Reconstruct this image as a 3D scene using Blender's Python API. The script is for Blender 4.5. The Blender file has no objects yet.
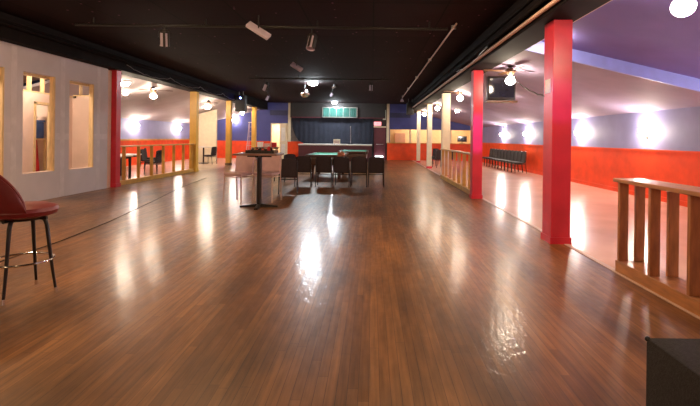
import bpy, bmesh, math, random
from mathutils import Vector, Matrix
random.seed(7)
S = bpy.context.scene
C = S.collection
PI = math.pi
R = math.radians

# ------------------------------------------------------------------ camera, world, exposure
cam_d = bpy.data.cameras.new('camera'); cam = bpy.data.objects.new('camera', cam_d); C.objects.link(cam)
cam_d.sensor_width = 36.0; cam_d.lens = 450 / 700 * 36
cam_d.shift_x = -22 / 700; cam_d.shift_y = -65 / 700
cam_d.clip_start = 0.05; cam_d.clip_end = 200
rl = R(0.7)                                            # the photographer held the phone slightly rolled
right = Vector((math.cos(rl), 0, math.sin(rl))); up = Vector((-math.sin(rl), 0, math.cos(rl))); back = Vector((0, -1, 0))
M = Matrix((right, up, back)).transposed().to_4x4(); M.translation = Vector((0, 0, 1.4))
cam.matrix_world = M
S.camera = cam
w = bpy.data.worlds.new('world'); S.world = w; w.use_nodes = True
w.node_tree.nodes['Background'].inputs[0].default_value = (0.02, 0.02, 0.03, 1)
w.node_tree.nodes['Background'].inputs[1].default_value = 0.3
S.view_settings.view_transform = 'Standard'; S.view_settings.look = 'None'
S.view_settings.gamma = 1; S.view_settings.use_curve_mapping = False
S.view_settings.exposure = 1.0
LAMP = dict(globe=85.0, sconce=175.0, white=360.0, warm=160.0)   # radiance of each lamp's glass
COL = dict(globe=(1, .83, .62), sconce=(1, .86, .70), white=(.86, .95, 1), warm=(1, .66, .36))

# ------------------------------------------------------------------ materials
MATS = {}
def mat(name, col, rough=.5, metal=0.0, var=.12, scale=6.0, bump=0.0, bscale=60.0, stretch=(1, 1, 1), coat=0.0, spec=.5):
    if name in MATS: return MATS[name]
    m = bpy.data.materials.new(name); m.use_nodes = True
    nt = m.node_tree; N = nt.nodes; L = nt.links; b = N['Principled BSDF']
    b.inputs['Roughness'].default_value = rough; b.inputs['Metallic'].default_value = metal
    b.inputs['Coat Weight'].default_value = coat; b.inputs['Specular IOR Level'].default_value = spec
    tc = N.new('ShaderNodeTexCoord'); mp = N.new('ShaderNodeMapping'); mp.inputs['Scale'].default_value = stretch
    L.new(tc.outputs['Object'], mp.inputs[0])
    n = N.new('ShaderNodeTexNoise'); n.inputs['Scale'].default_value = scale; n.inputs['Detail'].default_value = 5
    L.new(mp.outputs[0], n.inputs['Vector'])
    r = N.new('ShaderNodeValToRGB')
    r.color_ramp.elements[0].position = .3; r.color_ramp.elements[1].position = .7
    r.color_ramp.elements[0].color = tuple(c * (1 - var) for c in col) + (1,)
    r.color_ramp.elements[1].color = tuple(min(1, c * (1 + var)) for c in col) + (1,)
    L.new(n.outputs['Fac'], r.inputs[0]); L.new(r.outputs[0], b.inputs['Base Color'])
    if bump:
        n2 = N.new('ShaderNodeTexNoise'); n2.inputs['Scale'].default_value = bscale; n2.inputs['Detail'].default_value = 3
        L.new(mp.outputs[0], n2.inputs['Vector'])
        bp = N.new('ShaderNodeBump'); bp.inputs['Strength'].default_value = bump; bp.inputs['Distance'].default_value = .01
        L.new(n2.outputs['Fac'], bp.inputs['Height']); L.new(bp.outputs[0], b.inputs['Normal'])
    MATS[name] = m
    return m
def emat(name, col, strength):
    if name in MATS: return MATS[name]
    m = bpy.data.materials.new(name); m.use_nodes = True
    b = m.node_tree.nodes['Principled BSDF']
    b.inputs['Base Color'].default_value = (.9, .9, .9, 1); b.inputs['Roughness'].default_value = .3
    b.inputs['Emission Color'].default_value = (*col, 1); b.inputs['Emission Strength'].default_value = strength
    MATS[name] = m
    return m
def plank_floor():
    m = bpy.data.materials.new('varnished_strip_oak'); m.use_nodes = True
    nt = m.node_tree; N = nt.nodes; L = nt.links; b = N['Principled BSDF']
    tc = N.new('ShaderNodeTexCoord')
    sp = N.new('ShaderNodeSeparateXYZ'); L.new(tc.outputs['Object'], sp.inputs[0])
    def mth(op, a, bq):
        q = N.new('ShaderNodeMath'); q.operation = op
        for k, v in enumerate((a, bq)):
            if v is None: continue
            if isinstance(v, (int, float)): q.inputs[k].default_value = v
            else: L.new(v, q.inputs[k])
        return q.outputs[0]
    row = mth('FLOOR', mth('DIVIDE', sp.outputs[0], .06), None)            # every board starts at its own place
    rnd = mth('FRACT', mth('MULTIPLY', mth('SINE', mth('MULTIPLY', row, 12.9898), None), 437.58), None)
    mp = N.new('ShaderNodeCombineXYZ'); L.new(mth('ADD', sp.outputs[1], mth('MULTIPLY', rnd, 3.0)), mp.inputs[0]); L.new(sp.outputs[0], mp.inputs[1])
    br = N.new('ShaderNodeTexBrick'); br.offset = 0
    br.inputs['Color1'].default_value = (.275, .118, .036, 1); br.inputs['Color2'].default_value = (.175, .070, .020, 1)
    br.inputs['Mortar'].default_value = (.10, .040, .016, 1); br.inputs['Scale'].default_value = 1
    br.inputs['Mortar Size'].default_value = .002; br.inputs['Mortar Smooth'].default_value = .3
    br.inputs['Brick Width'].default_value = 1.5; br.inputs['Row Height'].default_value = .06
    L.new(mp.outputs[0], br.inputs['Vector'])
    # grain running with the boards
    mg = N.new('ShaderNodeMapping'); mg.inputs['Scale'].default_value = (26, 1.3, 1); L.new(tc.outputs['Object'], mg.inputs[0])
    g = N.new('ShaderNodeTexNoise'); g.inputs['Scale'].default_value = 1.6; g.inputs['Detail'].default_value = 6; L.new(mg.outputs[0], g.inputs['Vector'])
    # worn, stained patches
    ms = N.new('ShaderNodeMapping'); ms.inputs['Scale'].default_value = (1.6, .55, 1); L.new(tc.outputs['Object'], ms.inputs[0])
    s = N.new('ShaderNodeTexNoise'); s.inputs['Scale'].default_value = .9; s.inputs['Detail'].default_value = 7; s.inputs['Roughness'].default_value = .62
    L.new(ms.outputs[0], s.inputs['Vector'])
    def ramp(src, a, ca, bb, cb):
        r = N.new('ShaderNodeValToRGB'); e = r.color_ramp.elements
        e[0].position = a; e[0].color = (ca, ca, ca, 1); e[1].position = bb; e[1].color = (cb, cb, cb, 1)
        L.new(src, r.inputs[0]); return r.outputs[0]
    def mul(a, bq, f=1.0):
        x = N.new('ShaderNodeMix'); x.data_type = 'RGBA'; x.blend_type = 'MULTIPLY'; x.inputs[0].default_value = f
        L.new(a, x.inputs[6]); L.new(bq, x.inputs[7]); return x.outputs[2]
    c = mul(br.outputs['Color'], ramp(g.outputs['Fac'], .3, .68, .7, 1.2))
    c = mul(c, ramp(s.outputs['Fac'], .36, .5, .64, 1.2))
    L.new(c, b.inputs['Base Color'])
    b.inputs['Specular IOR Level'].default_value = .22; b.inputs['Coat Weight'].default_value = .3; b.inputs['Coat Roughness'].default_value = .13
    mb = N.new('ShaderNodeMapping'); mb.inputs['Scale'].default_value = (10, 4.0, 1); L.new(tc.outputs['Object'], mb.inputs[0])
    n3 = N.new('ShaderNodeTexNoise'); n3.inputs['Scale'].default_value = 2.0; n3.inputs['Detail'].default_value = 4; L.new(mb.outputs[0], n3.inputs['Vector'])
    L.new(ramp(n3.outputs['Fac'], .3, .34, .7, .44), b.inputs['Roughness'])
    ad = N.new('ShaderNodeMath'); ad.operation = 'MULTIPLY_ADD'; ad.inputs[1].default_value = -.35
    L.new(br.outputs['Fac'], ad.inputs[0]); L.new(n3.outputs['Fac'], ad.inputs[2])
    bp = N.new('ShaderNodeBump'); bp.inputs['Strength'].default_value = .10; bp.inputs['Distance'].default_value = .010
    L.new(ad.outputs[0], bp.inputs['Height']); L.new(bp.outputs[0], b.inputs['Normal']); 
    mc = N.new('ShaderNodeMapping'); mc.inputs['Scale'].default_value = (13, 8, 1); mc.inputs['Rotation'].default_value = (0, 0, .5); L.new(tc.outputs['Object'], mc.inputs[0])
    n4 = N.new('ShaderNodeTexNoise'); n4.inputs['Scale'].default_value = 1.6; n4.inputs['Detail'].default_value = 2; L.new(mc.outputs[0], n4.inputs['Vector'])
    b2 = N.new('ShaderNodeBump'); b2.inputs['Strength'].default_value = .32; b2.inputs['Distance'].default_value = .012
    L.new(n4.outputs['Fac'], b2.inputs['Height']); L.new(bp.outputs[0], b2.inputs['Normal']); L.new(b2.outputs[0], b.inputs['Coat Normal'])
    return m
def panel_ceiling():
    m = bpy.data.materials.new('black_painted_ceiling'); m.use_nodes = True
    nt = m.node_tree; N = nt.nodes; L = nt.links; b = N['Principled BSDF']
    tc = N.new('ShaderNodeTexCoord')
    br = N.new('ShaderNodeTexBrick'); br.offset = 0; br.inputs['Scale'].default_value = 1
    br.inputs['Brick Width'].default_value = 1.22; br.inputs['Row Height'].default_value = 2.44
    br.inputs['Mortar Size'].default_value = .012
    br.inputs['Color1'].default_value = (.021, .008, .010, 1); br.inputs['Color2'].default_value = (.013, .005, .006, 1)
    br.inputs['Mortar'].default_value = (.004, .003, .003, 1)
    L.new(tc.outputs['Object'], br.inputs['Vector'])
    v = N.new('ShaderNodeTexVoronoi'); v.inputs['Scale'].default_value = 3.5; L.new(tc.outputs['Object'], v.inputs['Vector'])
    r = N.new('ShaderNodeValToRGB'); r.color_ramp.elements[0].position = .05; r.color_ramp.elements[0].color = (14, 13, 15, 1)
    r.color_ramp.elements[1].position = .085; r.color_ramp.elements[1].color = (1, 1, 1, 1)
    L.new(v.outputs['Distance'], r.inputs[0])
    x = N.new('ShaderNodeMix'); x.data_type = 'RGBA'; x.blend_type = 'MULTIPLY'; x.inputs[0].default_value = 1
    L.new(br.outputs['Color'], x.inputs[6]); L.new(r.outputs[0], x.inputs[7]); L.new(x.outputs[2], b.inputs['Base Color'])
    b.inputs['Roughness'].default_value = .85; b.inputs['Specular IOR Level'].default_value = .1
    return m

m_floor = plank_floor()
m_ceil = panel_ceiling()
m_bayfloor = mat('pale_bay_floor', (.74, .45, .33), .22, var=.1, scale=1.2, bump=.08, bscale=5)
m_leftfloor = mat('tan_bay_floor', (.62, .47, .34), .22, var=.14, scale=1.2, bump=.06, bscale=5)
m_grey = mat('grey_drywall', (.56, .50, .525), .8, var=.07, scale=1.6, bump=.05)
m_mud = mat('drywall_joint_compound', (.61, .55, .57), .85, var=.08)
m_pinkdry = mat('pink_tinted_drywall', (.74, .55, .46), .8, var=.08, scale=2)
m_stud = mat('raw_pine_stud', (.66, .46, .24), .65, var=.18, scale=5, stretch=(8, 8, 1))
m_blue = mat('blue_wall_paint', (.060, .070, .27), .6, var=.1, scale=2)
m_dblue = mat('dark_blue_paint', (.02, .025, .10), .5)
m_lav = mat('lavender_blue_wall_paint', (.25, .25, .47), .65, var=.08, scale=2)
m_redw = mat('red_wainscot_paint', (.80, .068, .010), .45, spec=.3, var=.12, scale=3, bump=.05, bscale=20)
m_red = mat('glossy_red_paint', (.57, .018, .036), .35, var=.12, scale=3, bump=.05, bscale=20)
m_dred = mat('maroon_paint', (.09, .010, .018), .45)
m_yel = mat('mustard_yellow_paint', (.68, .37, .055), .42, var=.1, scale=3)
m_cream = mat('cream_paint', (.72, .62, .44), .5, var=.07)
m_white = mat('off_white_paint', (.72, .68, .62), .5, var=.06)
m_roof = mat('mauve_bay_ceiling_paint', (.29, .24, .36), .75, var=.08, scale=1.5, spec=.25, bump=.04, bscale=30)
m_roofn = mat('purple_bay_ceiling_paint', (.165, .14, .42), .75, var=.08, scale=1.5, spec=.25, bump=.04, bscale=30)
m_step = mat('periwinkle_fascia_paint', (.26, .30, .80), .5, var=.06)
m_roofl = mat('pale_mauve_ceiling_paint', (.42, .36, .38), .7, var=.08, scale=1.5, spec=.25)
m_black = mat('black_paint', (.012, .009, .009), .55, var=.3)
m_beamb = mat('black_brown_beam', (.007, .004, .004), .8, spec=.12, var=.35, scale=3)
m_curt = mat('blue_black_curtain', (.010, .012, .024), .9, var=.25)
m_teal = mat('teal_curtain', (.02, .10, .082), .8, var=.2)
m_wood = mat('stained_pine_railing', (.37, .145, .05), .38, var=.28, scale=4, stretch=(6, 6, 1.2))
m_woodt = mat('stained_pine_board', (.40, .165, .055), .34, var=.28, scale=4, stretch=(6, 1.0, 6))
m_ochre = mat('ochre_railing_paint', (.52, .27, .05), .42, var=.2, scale=4)
m_dwood = mat('dark_fan_wood', (.10, .045, .02), .45, var=.3, stretch=(1, 6, 1))
m_chrome = mat('chrome', (.75, .73, .70), .12, 1.0, var=.03)
m_steel = mat('dull_steel', (.42, .38, .36), .35, 1.0, var=.1)
m_burg = mat('burgundy_vinyl', (.17, .014, .016), .38, var=.18, scale=5, bump=.04)
m_chairfab = mat('charcoal_brown_upholstery', (.030, .017, .019), .8, var=.2, scale=25, bump=.1, bscale=200)
m_chairblk = mat('black_green_upholstery', (.05, .045, .042), .75, var=.2)
m_mauve = mat('dusty_mauve_upholstery', (.56, .36, .37), .6, var=.1)
m_tan = mat('worn_tan_frame', (.55, .38, .32), .5, var=.1)
m_blackm = mat('black_enamel', (.012, .010, .010), .3, var=.2)
m_felt = mat('green_felt', (.12, .42, .30), .9, var=.08, scale=40)
m_rail = mat('dark_mahogany', (.06, .018, .010), .3, var=.2)
m_tabtop = mat('brown_laminate', (.17, .085, .065), .3, var=.15)
m_carpet = mat('black_carpet', (.022, .018, .019), .95, var=.4, scale=90, bump=.6, bscale=220)
m_cord = mat('dark_seam', (.02, .012, .009), .7)
m_bluep = mat('blue_plastic', (.035, .11, .38), .35)
m_cloth = mat('red_cloth', (.50, .015, .02), .8)
m_ocl = mat('orange_brown_cloth', (.42, .13, .05), .85)
m_par = mat('pinkish_white_enamel', (.50, .42, .52), .35, var=.05)
m_screen = mat('dark_glass_screen', (.012, .012, .02), .08, var=.1)
m_paper = mat('white_paper', (.75, .72, .70), .7, var=.1, scale=30)
m_exit = emat('exit_red', (1, .08, .14), .8)
m_led = emat('blue_led', (.1, .15, 1), 30)
m_litbox = emat('white_box_glow', (.85, .95, 1), 5)
m_globe = emat('lit_frosted_globe', COL['globe'], LAMP['globe'])
m_sconce = emat('lit_sconce_glass', COL['sconce'], LAMP['sconce'])
m_wlamp = emat('lit_white_lens', COL['white'], LAMP['white'])
m_wroom = emat('lit_work_lamp', (1, .82, .62), 210)
m_warm = emat('lit_warm_bowl', COL['warm'], LAMP['warm'])

# ------------------------------------------------------------------ mesh helpers
class MB:
    def __init__(s): s.bm = bmesh.new()
    def box(s, x0, x1, y0, y1, z0, z1, bev=0.0, mtx=None):
        r = bmesh.ops.create_cube(s.bm, size=1.0); vs = r['verts']
        for v in vs:
            v.co = Vector(((x0 + x1) / 2 + v.co.x * (x1 - x0), (y0 + y1) / 2 + v.co.y * (y1 - y0), (z0 + z1) / 2 + v.co.z * (z1 - z0)))
        if bev:
            es = list({e for v in vs for e in v.link_edges})
            q = bmesh.ops.bevel(s.bm, geom=es, offset=bev, segments=2, affect='EDGES', profile=.5)
            vs = list({v for f in q['faces'] for v in f.verts} | {v for v in vs if v.is_valid})
        if mtx is not None:
            for v in vs: v.co = mtx @ v.co
        return s
    def cyl(s, p0, p1, r0, r1=None, seg=16, cap=True):
        p0 = Vector(p0); p1 = Vector(p1); r1 = r0 if r1 is None else r1
        d = p1 - p0; q = d.to_track_quat('Z', 'Y').to_matrix().to_4x4(); q.translation = (p0 + p1) / 2
        bmesh.ops.create_cone(s.bm, cap_ends=cap, segments=seg, radius1=r0, radius2=max(r1, 1e-4), depth=d.length, matrix=q)
        return s
    def ball(s, c, r, sx=1, sy=1, sz=1, u=20, v=12):
        m = Matrix.Translation(c) @ Matrix.Diagonal((sx, sy, sz, 1))
        bmesh.ops.create_uvsphere(s.bm, u_segments=u, v_segments=v, radius=r, matrix=m); return s
    def tube(s, pts, r, seg=8):
        pts = [Vector(p) for p in pts]; rings = []
        t = (pts[1] - pts[0]).normalized(); n = t.orthogonal().normalized()
        for i, p in enumerate(pts):
            a = pts[max(0, i - 1)]; b = pts[min(len(pts) - 1, i + 1)]; t = (b - a).normalized()
            n = (n - t * n.dot(t)).normalized(); bb = t.cross(n)
            rr = r[i] if isinstance(r, (list, tuple)) else r
            rings.append([s.bm.verts.new(p + (n * math.cos(2 * PI * k / seg) + bb * math.sin(2 * PI * k / seg)) * rr) for k in range(seg)])
        for i in range(len(rings) - 1):
            for k in range(seg):
                s.bm.faces.new((rings[i][k], rings[i][(k + 1) % seg], rings[i + 1][(k + 1) % seg], rings[i + 1][k]))
        s.bm.faces.new(rings[0][::-1]); s.bm.faces.new(rings[-1]); return s
    def ring(s, c, Rr, r, seg=40, k=8, tilt=None):
        pts = []
        for i in range(seg):
            a = 2 * PI * i / seg; pts.append(Vector((c[0] + Rr * math.cos(a), c[1] + Rr * math.sin(a), c[2])))
        rings = []
        for i, p in enumerate(pts):
            a = 2 * PI * i / seg; o = Vector((math.cos(a), math.sin(a), 0))
            rings.append([s.bm.verts.new(p + o * (r * math.cos(2 * PI * j / k)) + Vector((0, 0, r * math.sin(2 * PI * j / k)))) for j in range(k)])
        for i in range(seg):
            for j in range(k):
                s.bm.faces.new((rings[i][j], rings[(i + 1) % seg][j], rings[(i + 1) % seg][(j + 1) % k], rings[i][(j + 1) % k]))
        return s
    def lathe(s, prof, c=(0, 0, 0), seg=28):
        rings = []
        for (r, z) in prof:
            if r < 1e-5: rings.append([s.bm.verts.new((c[0], c[1], c[2] + z))])
            else: rings.append([s.bm.verts.new((c[0] + r * math.cos(2 * PI * k / seg), c[1] + r * math.sin(2 * PI * k / seg), c[2] + z)) for k in range(seg)])
        for a, b in zip(rings, rings[1:]):
            for k in range(seg):
                k2 = (k + 1) % seg
                if len(a) == 1 and len(b) > 1: s.bm.faces.new((a[0], b[k2], b[k]))
                elif len(b) == 1 and len(a) > 1: s.bm.faces.new((a[k], a[k2], b[0]))
                elif len(a) > 1: s.bm.faces.new((a[k], a[k2], b[k2], b[k]))
        return s
    def prism(s, poly, axis, a, b):
        def P(u, v, t): return {'x': (t, u, v), 'y': (u, t, v), 'z': (u, v, t)}[axis]
        A = [s.bm.verts.new(P(u, v, a)) for u, v in poly]; B = [s.bm.verts.new(P(u, v, b)) for u, v in poly]
        n = len(poly)
        s.bm.faces.new(A); s.bm.faces.new(B[::-1])
        for i in range(n): s.bm.faces.new((A[i], B[i], B[(i + 1) % n], A[(i + 1) % n]))
        return s
    def shell(s, grid, off):
        """closed slab from a grid of points and a function giving the offset vector"""
        a = [[s.bm.verts.new(p) for p in row] for row in grid]
        b = [[s.bm.verts.new(Vector(p) + off(i, j)) for j, p in enumerate(row)] for i, row in enumerate(grid)]
        n, m = len(a), len(a[0])
        for i in range(n - 1):
            for j in range(m - 1):
                s.bm.faces.new((a[i][j], a[i + 1][j], a[i + 1][j + 1], a[i][j + 1]))
                s.bm.faces.new((b[i][j], b[i][j + 1], b[i + 1][j + 1], b[i + 1][j]))
        for i in range(n - 1):
            for j in (0, m - 1): s.bm.faces.new((a[i][j], a[i + 1][j], b[i + 1][j], b[i][j]))
        for j in range(m - 1):
            for i in (0, n - 1): s.bm.faces.new((a[i][j], a[i][j + 1], b[i][j + 1], b[i][j]))
        return s
    def build(s, name, m, parent=None, loc=(0, 0, 0), rz=0, smooth=True):
        bmesh.ops.recalc_face_normals(s.bm, faces=s.bm.faces)
        me = bpy.data.meshes.new(name); s.bm.to_mesh(me); s.bm.free()
        me.materials.append(m)
        if smooth:
            for p in me.polygons: p.use_smooth = True
            me.set_sharp_from_angle(angle=R(38))
        o = bpy.data.objects.new(name, me); C.objects.link(o)
        o.location = loc; o.rotation_euler = (0, 0, rz)
        if parent is not None: o.parent = parent
        return o
def tag(o, label=None, cat=None, group=None, kind=None):
    if label: o['label'] = label
    if cat: o['category'] = cat
    if group: o['group'] = group
    if kind: o['kind'] = kind
    return o
def empty(name, loc, label, cat, rz=0, group=None):
    o = bpy.data.objects.new(name, None); C.objects.link(o); o.empty_display_size = .2
    o.location = loc; o.rotation_euler = (0, 0, rz); return tag(o, label, cat, group)
def copy_tree(o, parent=None):
    c = o.copy(); C.objects.link(c)
    if parent is not None: c.parent = parent
    for ch in list(o.children): copy_tree(ch, c)
    return c
def struct(name, mb, m, parent=None, label=None, smooth=False):
    o = mb.build(name, m, parent, smooth=smooth)
    if parent is None: tag(o, label, None, None, 'structure')
    return o
def box(*a, **k): return MB().box(*a, **k)
def holes(mb, axis, t0, t1, u0, u1, z0, z1, hs):
    """wall slab with rectangular openings; axis = the wall's normal"""
    us = sorted({u0, u1, *[h[0] for h in hs], *[h[1] for h in hs]}); zs = sorted({z0, z1, *[h[2] for h in hs], *[h[3] for h in hs]})
    for a, b in zip(us, us[1:]):
        for c, d in zip(zs, zs[1:]):
            if any(h[0] <= (a + b) / 2 <= h[1] and h[2] <= (c + d) / 2 <= h[3] for h in hs): continue
            if axis == 'x': mb.box(t0, t1, a, b, c, d)
            else: mb.box(a, b, t0, t1, c, d)
    return mb

# ------------------------------------------------------------------ the setting
XL, XR, YB, YF = -11.0, 6.8, 28.9, -6.0      # outer walls
CXL, CXR = -6.95, 2.62                        # edges of the dance floor
ZC = 3.6
struct('floor', box(CXL, CXR, YF, YB, -.1, 0), m_floor, label='worn glossy brown strip wood dance floor')
struct('floor_bay_right', box(CXR, XR, YF, YB, -.1, 0), m_bayfloor, label='pale glossy floor of the right bay')
struct('floor_bay_left', box(XL, CXL, YF, YB, -.1, 0), m_leftfloor, label='tan floor of the left bay')
struct('trim_1', box(CXR - .02, CXR + .05, YF, YB, 0, .006), m_tan, label='pale strip where wood floor meets right bay floor')
struct('ceiling', box(CXL + .05, CXR, YF, YB, ZC, ZC + .1), m_ceil, label='black painted panel ceiling over the dance floor')
def roof(name, xa, za, xb, zb, y0, y1, m, label): struct(name, MB().prism([(xa, za), (xb, zb), (xb, zb + .08), (xa, za + .08)], 'y', y0, y1), m, label=label)
roof('ceiling_bay_right', 2.7, 3.06, XR, 2.14, 8.26, YB, m_roof, 'sloping mauve ceiling of the right bay')
roof('ceiling_bay_right_near', 2.7, 3.28, XR, 2.36, YF, 8.26, m_roofn, 'higher purple part of the right bay ceiling')
struct('trim_2', MB().prism([(2.7, 3.06), (XR, 2.14), (XR, 2.44), (2.7, 3.36)], 'y', 8.20, 8.262), m_step, label='periwinkle fascia across the right bay ceiling')
roof('ceiling_bay_left', XL, 2.14, -7.15, 3.14, 11.98, YB, m_roofl, 'sloping pale ceiling of the left bay')
roof('ceiling_back_room', XL, 2.34, -6.95, 3.3, YF, 11.98, m_dwood, 'ceiling of the unfinished room on the left')
# right wall
struct('wall_right', MB().box(XR, XR + .1, YF, YB, 1.19, 2.5), m_lav, label='lavender blue upper part of the right wall')
struct('wall_right_lower', MB().box(XR, XR + .1, YF, YB, 0, 1.19), m_redw, label='red lower part of the right wall')
struct('trim_3', box(XR - .025, XR, YF, YB, 1.16, 1.205), m_redw, label='red cap rail along the right wall')
struct('baseboard_right', box(XR - .03, XR, YF, YB, 0, .11, bev=.006), m_redw, label='red baseboard of the right wall')
# left outer wall
struct('wall_left', box(XL - .1, XL, YF, YB, 1.19, 2.6), m_lav, label='blue upper part of the far left wall')
struct('wall_left_lower', box(XL - .1, XL, 11.98, YB, 0, 1.19), m_redw, label='orange red lower part of the far left wall')
struct('trim_4', box(XL, XL + .05, 11.98, YB, 1.15, 1.22), m_ochre, label='ochre cap rail along the far left wall')
struct('wall_front', box(XL, XR, YF - .1, YF, 0, ZC), m_grey, label='wall behind the photographer')
# back wall
mb = MB()
mb.box(XL, -6.45, YB, YB + .12, 1.12, ZC); mb.box(-6.45, -5.36, YB, YB + .12, 2.24, ZC)
mb.box(.97, 1.15, YB, YB + .12, 1.09, ZC); mb.box(1.15, 6.55, YB, YB + .12, 1.97, ZC); mb.box(6.55, XR, YB, YB + .12, 1.09, ZC)
struct('wall_back', mb, m_blue, label='blue upper part of the back wall')
mb = MB().box(XL, -6.45, YB - .01, YB + .12, 0, 1.12).box(-5.43, -4.42, YB - .02, YB + .12, 0, 1.12)
struct('wall_back_lower_left', mb, m_redw, label='orange red lower back wall left of the stage')
struct('wall_back_lower_right', box(.97, XR, YB - .01, YB + .12, 0, 1.09), m_redw, label='red lower back wall right of the stage')
struct('wall_back_stage', MB().box(-5.36, .97, YB + .02, YB + .14, 0, ZC), m_black, label='dark wall behind the stage')
struct('trim_16', box(-5.22, -4.3, YB - .012, YB + .02, 1.12, 2.64), mat('grey_beige_paint', (.17, .14, .125), .6), label='grey-beige wall showing beside the curved curtain edge')
struct('trim_5', box(.97, XR, YB - .09, YB + .16, 1.07, 1.125, bev=.01), m_ochre, label='tan ledge on the red back wall')
struct('trim_6', box(-5.39, -5.22, YB - .08, YB, 1.1, ZC), m_cream, label='pale upright left of the stage')
struct('trim_7', box(.93, 1.1, YB - .08, YB, 1.1, ZC), m_cream, label='pale upright right of the stage')
struct('trim_8', box(-6.55, -5.42, YB - .03, YB, 2.78, 3.10), m_dblue, label='dark blue transom panel above the bright doorway')
struct('trim_9', box(1.14, 2.45, YB - .03, YB, 2.72, 3.03), m_dblue, label='dark blue transom panel above the pass-through')
# room seen through the long pass-through opening
for nm, bx in (('back', (1.05, 6.65, 31.0, 31.1, 0, 2.7)), ('left', (.95, 1.05, YB + .14, 31.1, 0, 2.7)), ('right', (6.65, 6.75, YB + .12, 31.1, 0, 2.7)), ('top', (.95, 6.75, YB + .12, 31.1, 2.7, 2.8)), ('floor', (.95, 6.75, YB + .12, 31.1, -.1, 0))):
    struct({'top': 'ceiling_kitchen', 'floor': 'floor_kitchen'}.get(nm, 'wall_kitchen_' + nm), box(*bx), m_cream, label='cream %s of the room seen through the pass-through' % nm)
for k, x in enumerate((2.46, 3.76, 5.06)):
    struct('trim_%d' % (10 + k), box(x - .05, x + .05, YB - .01, YB + .13, 1.125, 1.97), m_cream, label='cream upright dividing the pass-through')
# bright room behind the half-open double door
mb = MB().box(-7.6, -4.6, 31.0, 31.1, 0, 2.8).box(-7.7, -7.6, YB + .12, 31, 0, 2.8).box(-4.6, -4.5, YB + .14, 31, 0, 2.8).box(-7.6, -4.6, YB + .14, 31, 2.7, 2.8).box(-7.6, -4.6, YB + .12, 31, -.1, 0)
struct('wall_vestibule', mb, m_cream, label='bright cream room behind the doorway')
d = struct('door_1', box(-5.92, -5.47, YB - .005, YB + .04, .02, 2.2, bev=.005), m_cream, label='pale door leaf beside the bright doorway left of stage')
MB().box(-5.82, -5.57, YB - .016, YB - .006, .25, .95).box(-5.82, -5.57, YB - .016, YB - .006, 1.15, 2.0).build('door_panel', m_white, d)
MB().ball((-5.87, YB - .05, 1.0), .03).cyl((-5.87, YB - .04, 1), (-5.87, YB, 1), .012).build('door_knob', m_steel, d)
MB().box(-6.5, -6.43, YB - .04, YB + .13, 0, 2.24).box(-5.49, -5.42, YB - .04, YB + .13, 0, 2.24).box(-6.5, -5.42, YB - .04, YB + .13, 2.2, 2.28).build('door_frame', m_cream, d)
d = struct('door_2', box(.2, .80, YB - .06, YB + .015, .02, 2.08, bev=.005), m_dred, label='dark maroon door right of the stage')
MB().box(.13, .2, YB - .09, YB + .015, 0, 2.1).box(.8, .87, YB - .09, YB + .015, 0, 2.1).build('door_frame', m_dred, d)
MB().box(.1, .9, YB - .10, YB + .015, 2.08, 2.15).build('door_header', m_cream, d)
MB().cyl((.27, YB - .1, 1.0), (.73, YB - .1, 1.0), .018).cyl((.3, YB - .1, 1), (.3, YB - .05, 1), .014).cyl((.7, YB - .1, 1), (.7, YB - .05, 1), .014).build('push_bar', m_steel, d)
# cream lit partition in the left bay, its top following the ceiling
struct('wall_partition', MB().prism([(-9.7, 0), (-8.3, 0), (-8.3, 2.83), (-9.7, 2.46)], 'y', 24.0, 24.12), m_cream, label='cream partition wall in the left bay')

# grey drywall with three rough window openings
XG0, XG1 = -7.07, -6.95
H = [(7.58, 8.5, .59, 2.65), (8.95, 9.87, .59, 2.65), (10.32, 11.24, .58, 2.65)]
struct('wall_grey', holes(MB(), 'x', XG0, XG1, YF, 11.82, 0, 3.16, H), m_grey, label='unfinished grey drywall along the left of the dance floor')
mb = MB()
for y in (8.72, 10.1, 11.42): mb.box(XG1, XG1 + .003, y - .07, y + .07, .02, 3.1)
mb.box(XG1, XG1 + .0025, 8.5, 8.95, 1.28, 1.42).box(XG1, XG1 + .0025, 9.87, 10.32, 1.28, 1.42).box(XG1, XG1 + .0025, 11.24, 11.8, 1.28, 1.42)
struct('trim_13', mb, m_mud, label='pale joint compound bands on the grey drywall')
for k, (y0, y1, z0, z1) in enumerate(H):
    e = .038
    o = struct('window_%d' % (k + 1), MB().box(XG0 + .012, XG1 - .005, y1 - e, y1, z0, z1).box(XG0 - .09, XG0 - .002, y0 - e, y0, z0, z1), m_stud,
               label='raw pine framed rough window opening in the grey wall, %s from the camera' % ('nearest', 'second', 'farthest')[k])
    MB().box(XG0 - .09, XG0 - .002, y0, y1, z1 - .05, z1).build('header', m_stud, o, smooth=False)
    MB().box(XG0 - .03, XG1 - .005, y0 + e, y1 - e, z0, z0 + .012).build('sill', m_pinkdry, o, smooth=False)
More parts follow.
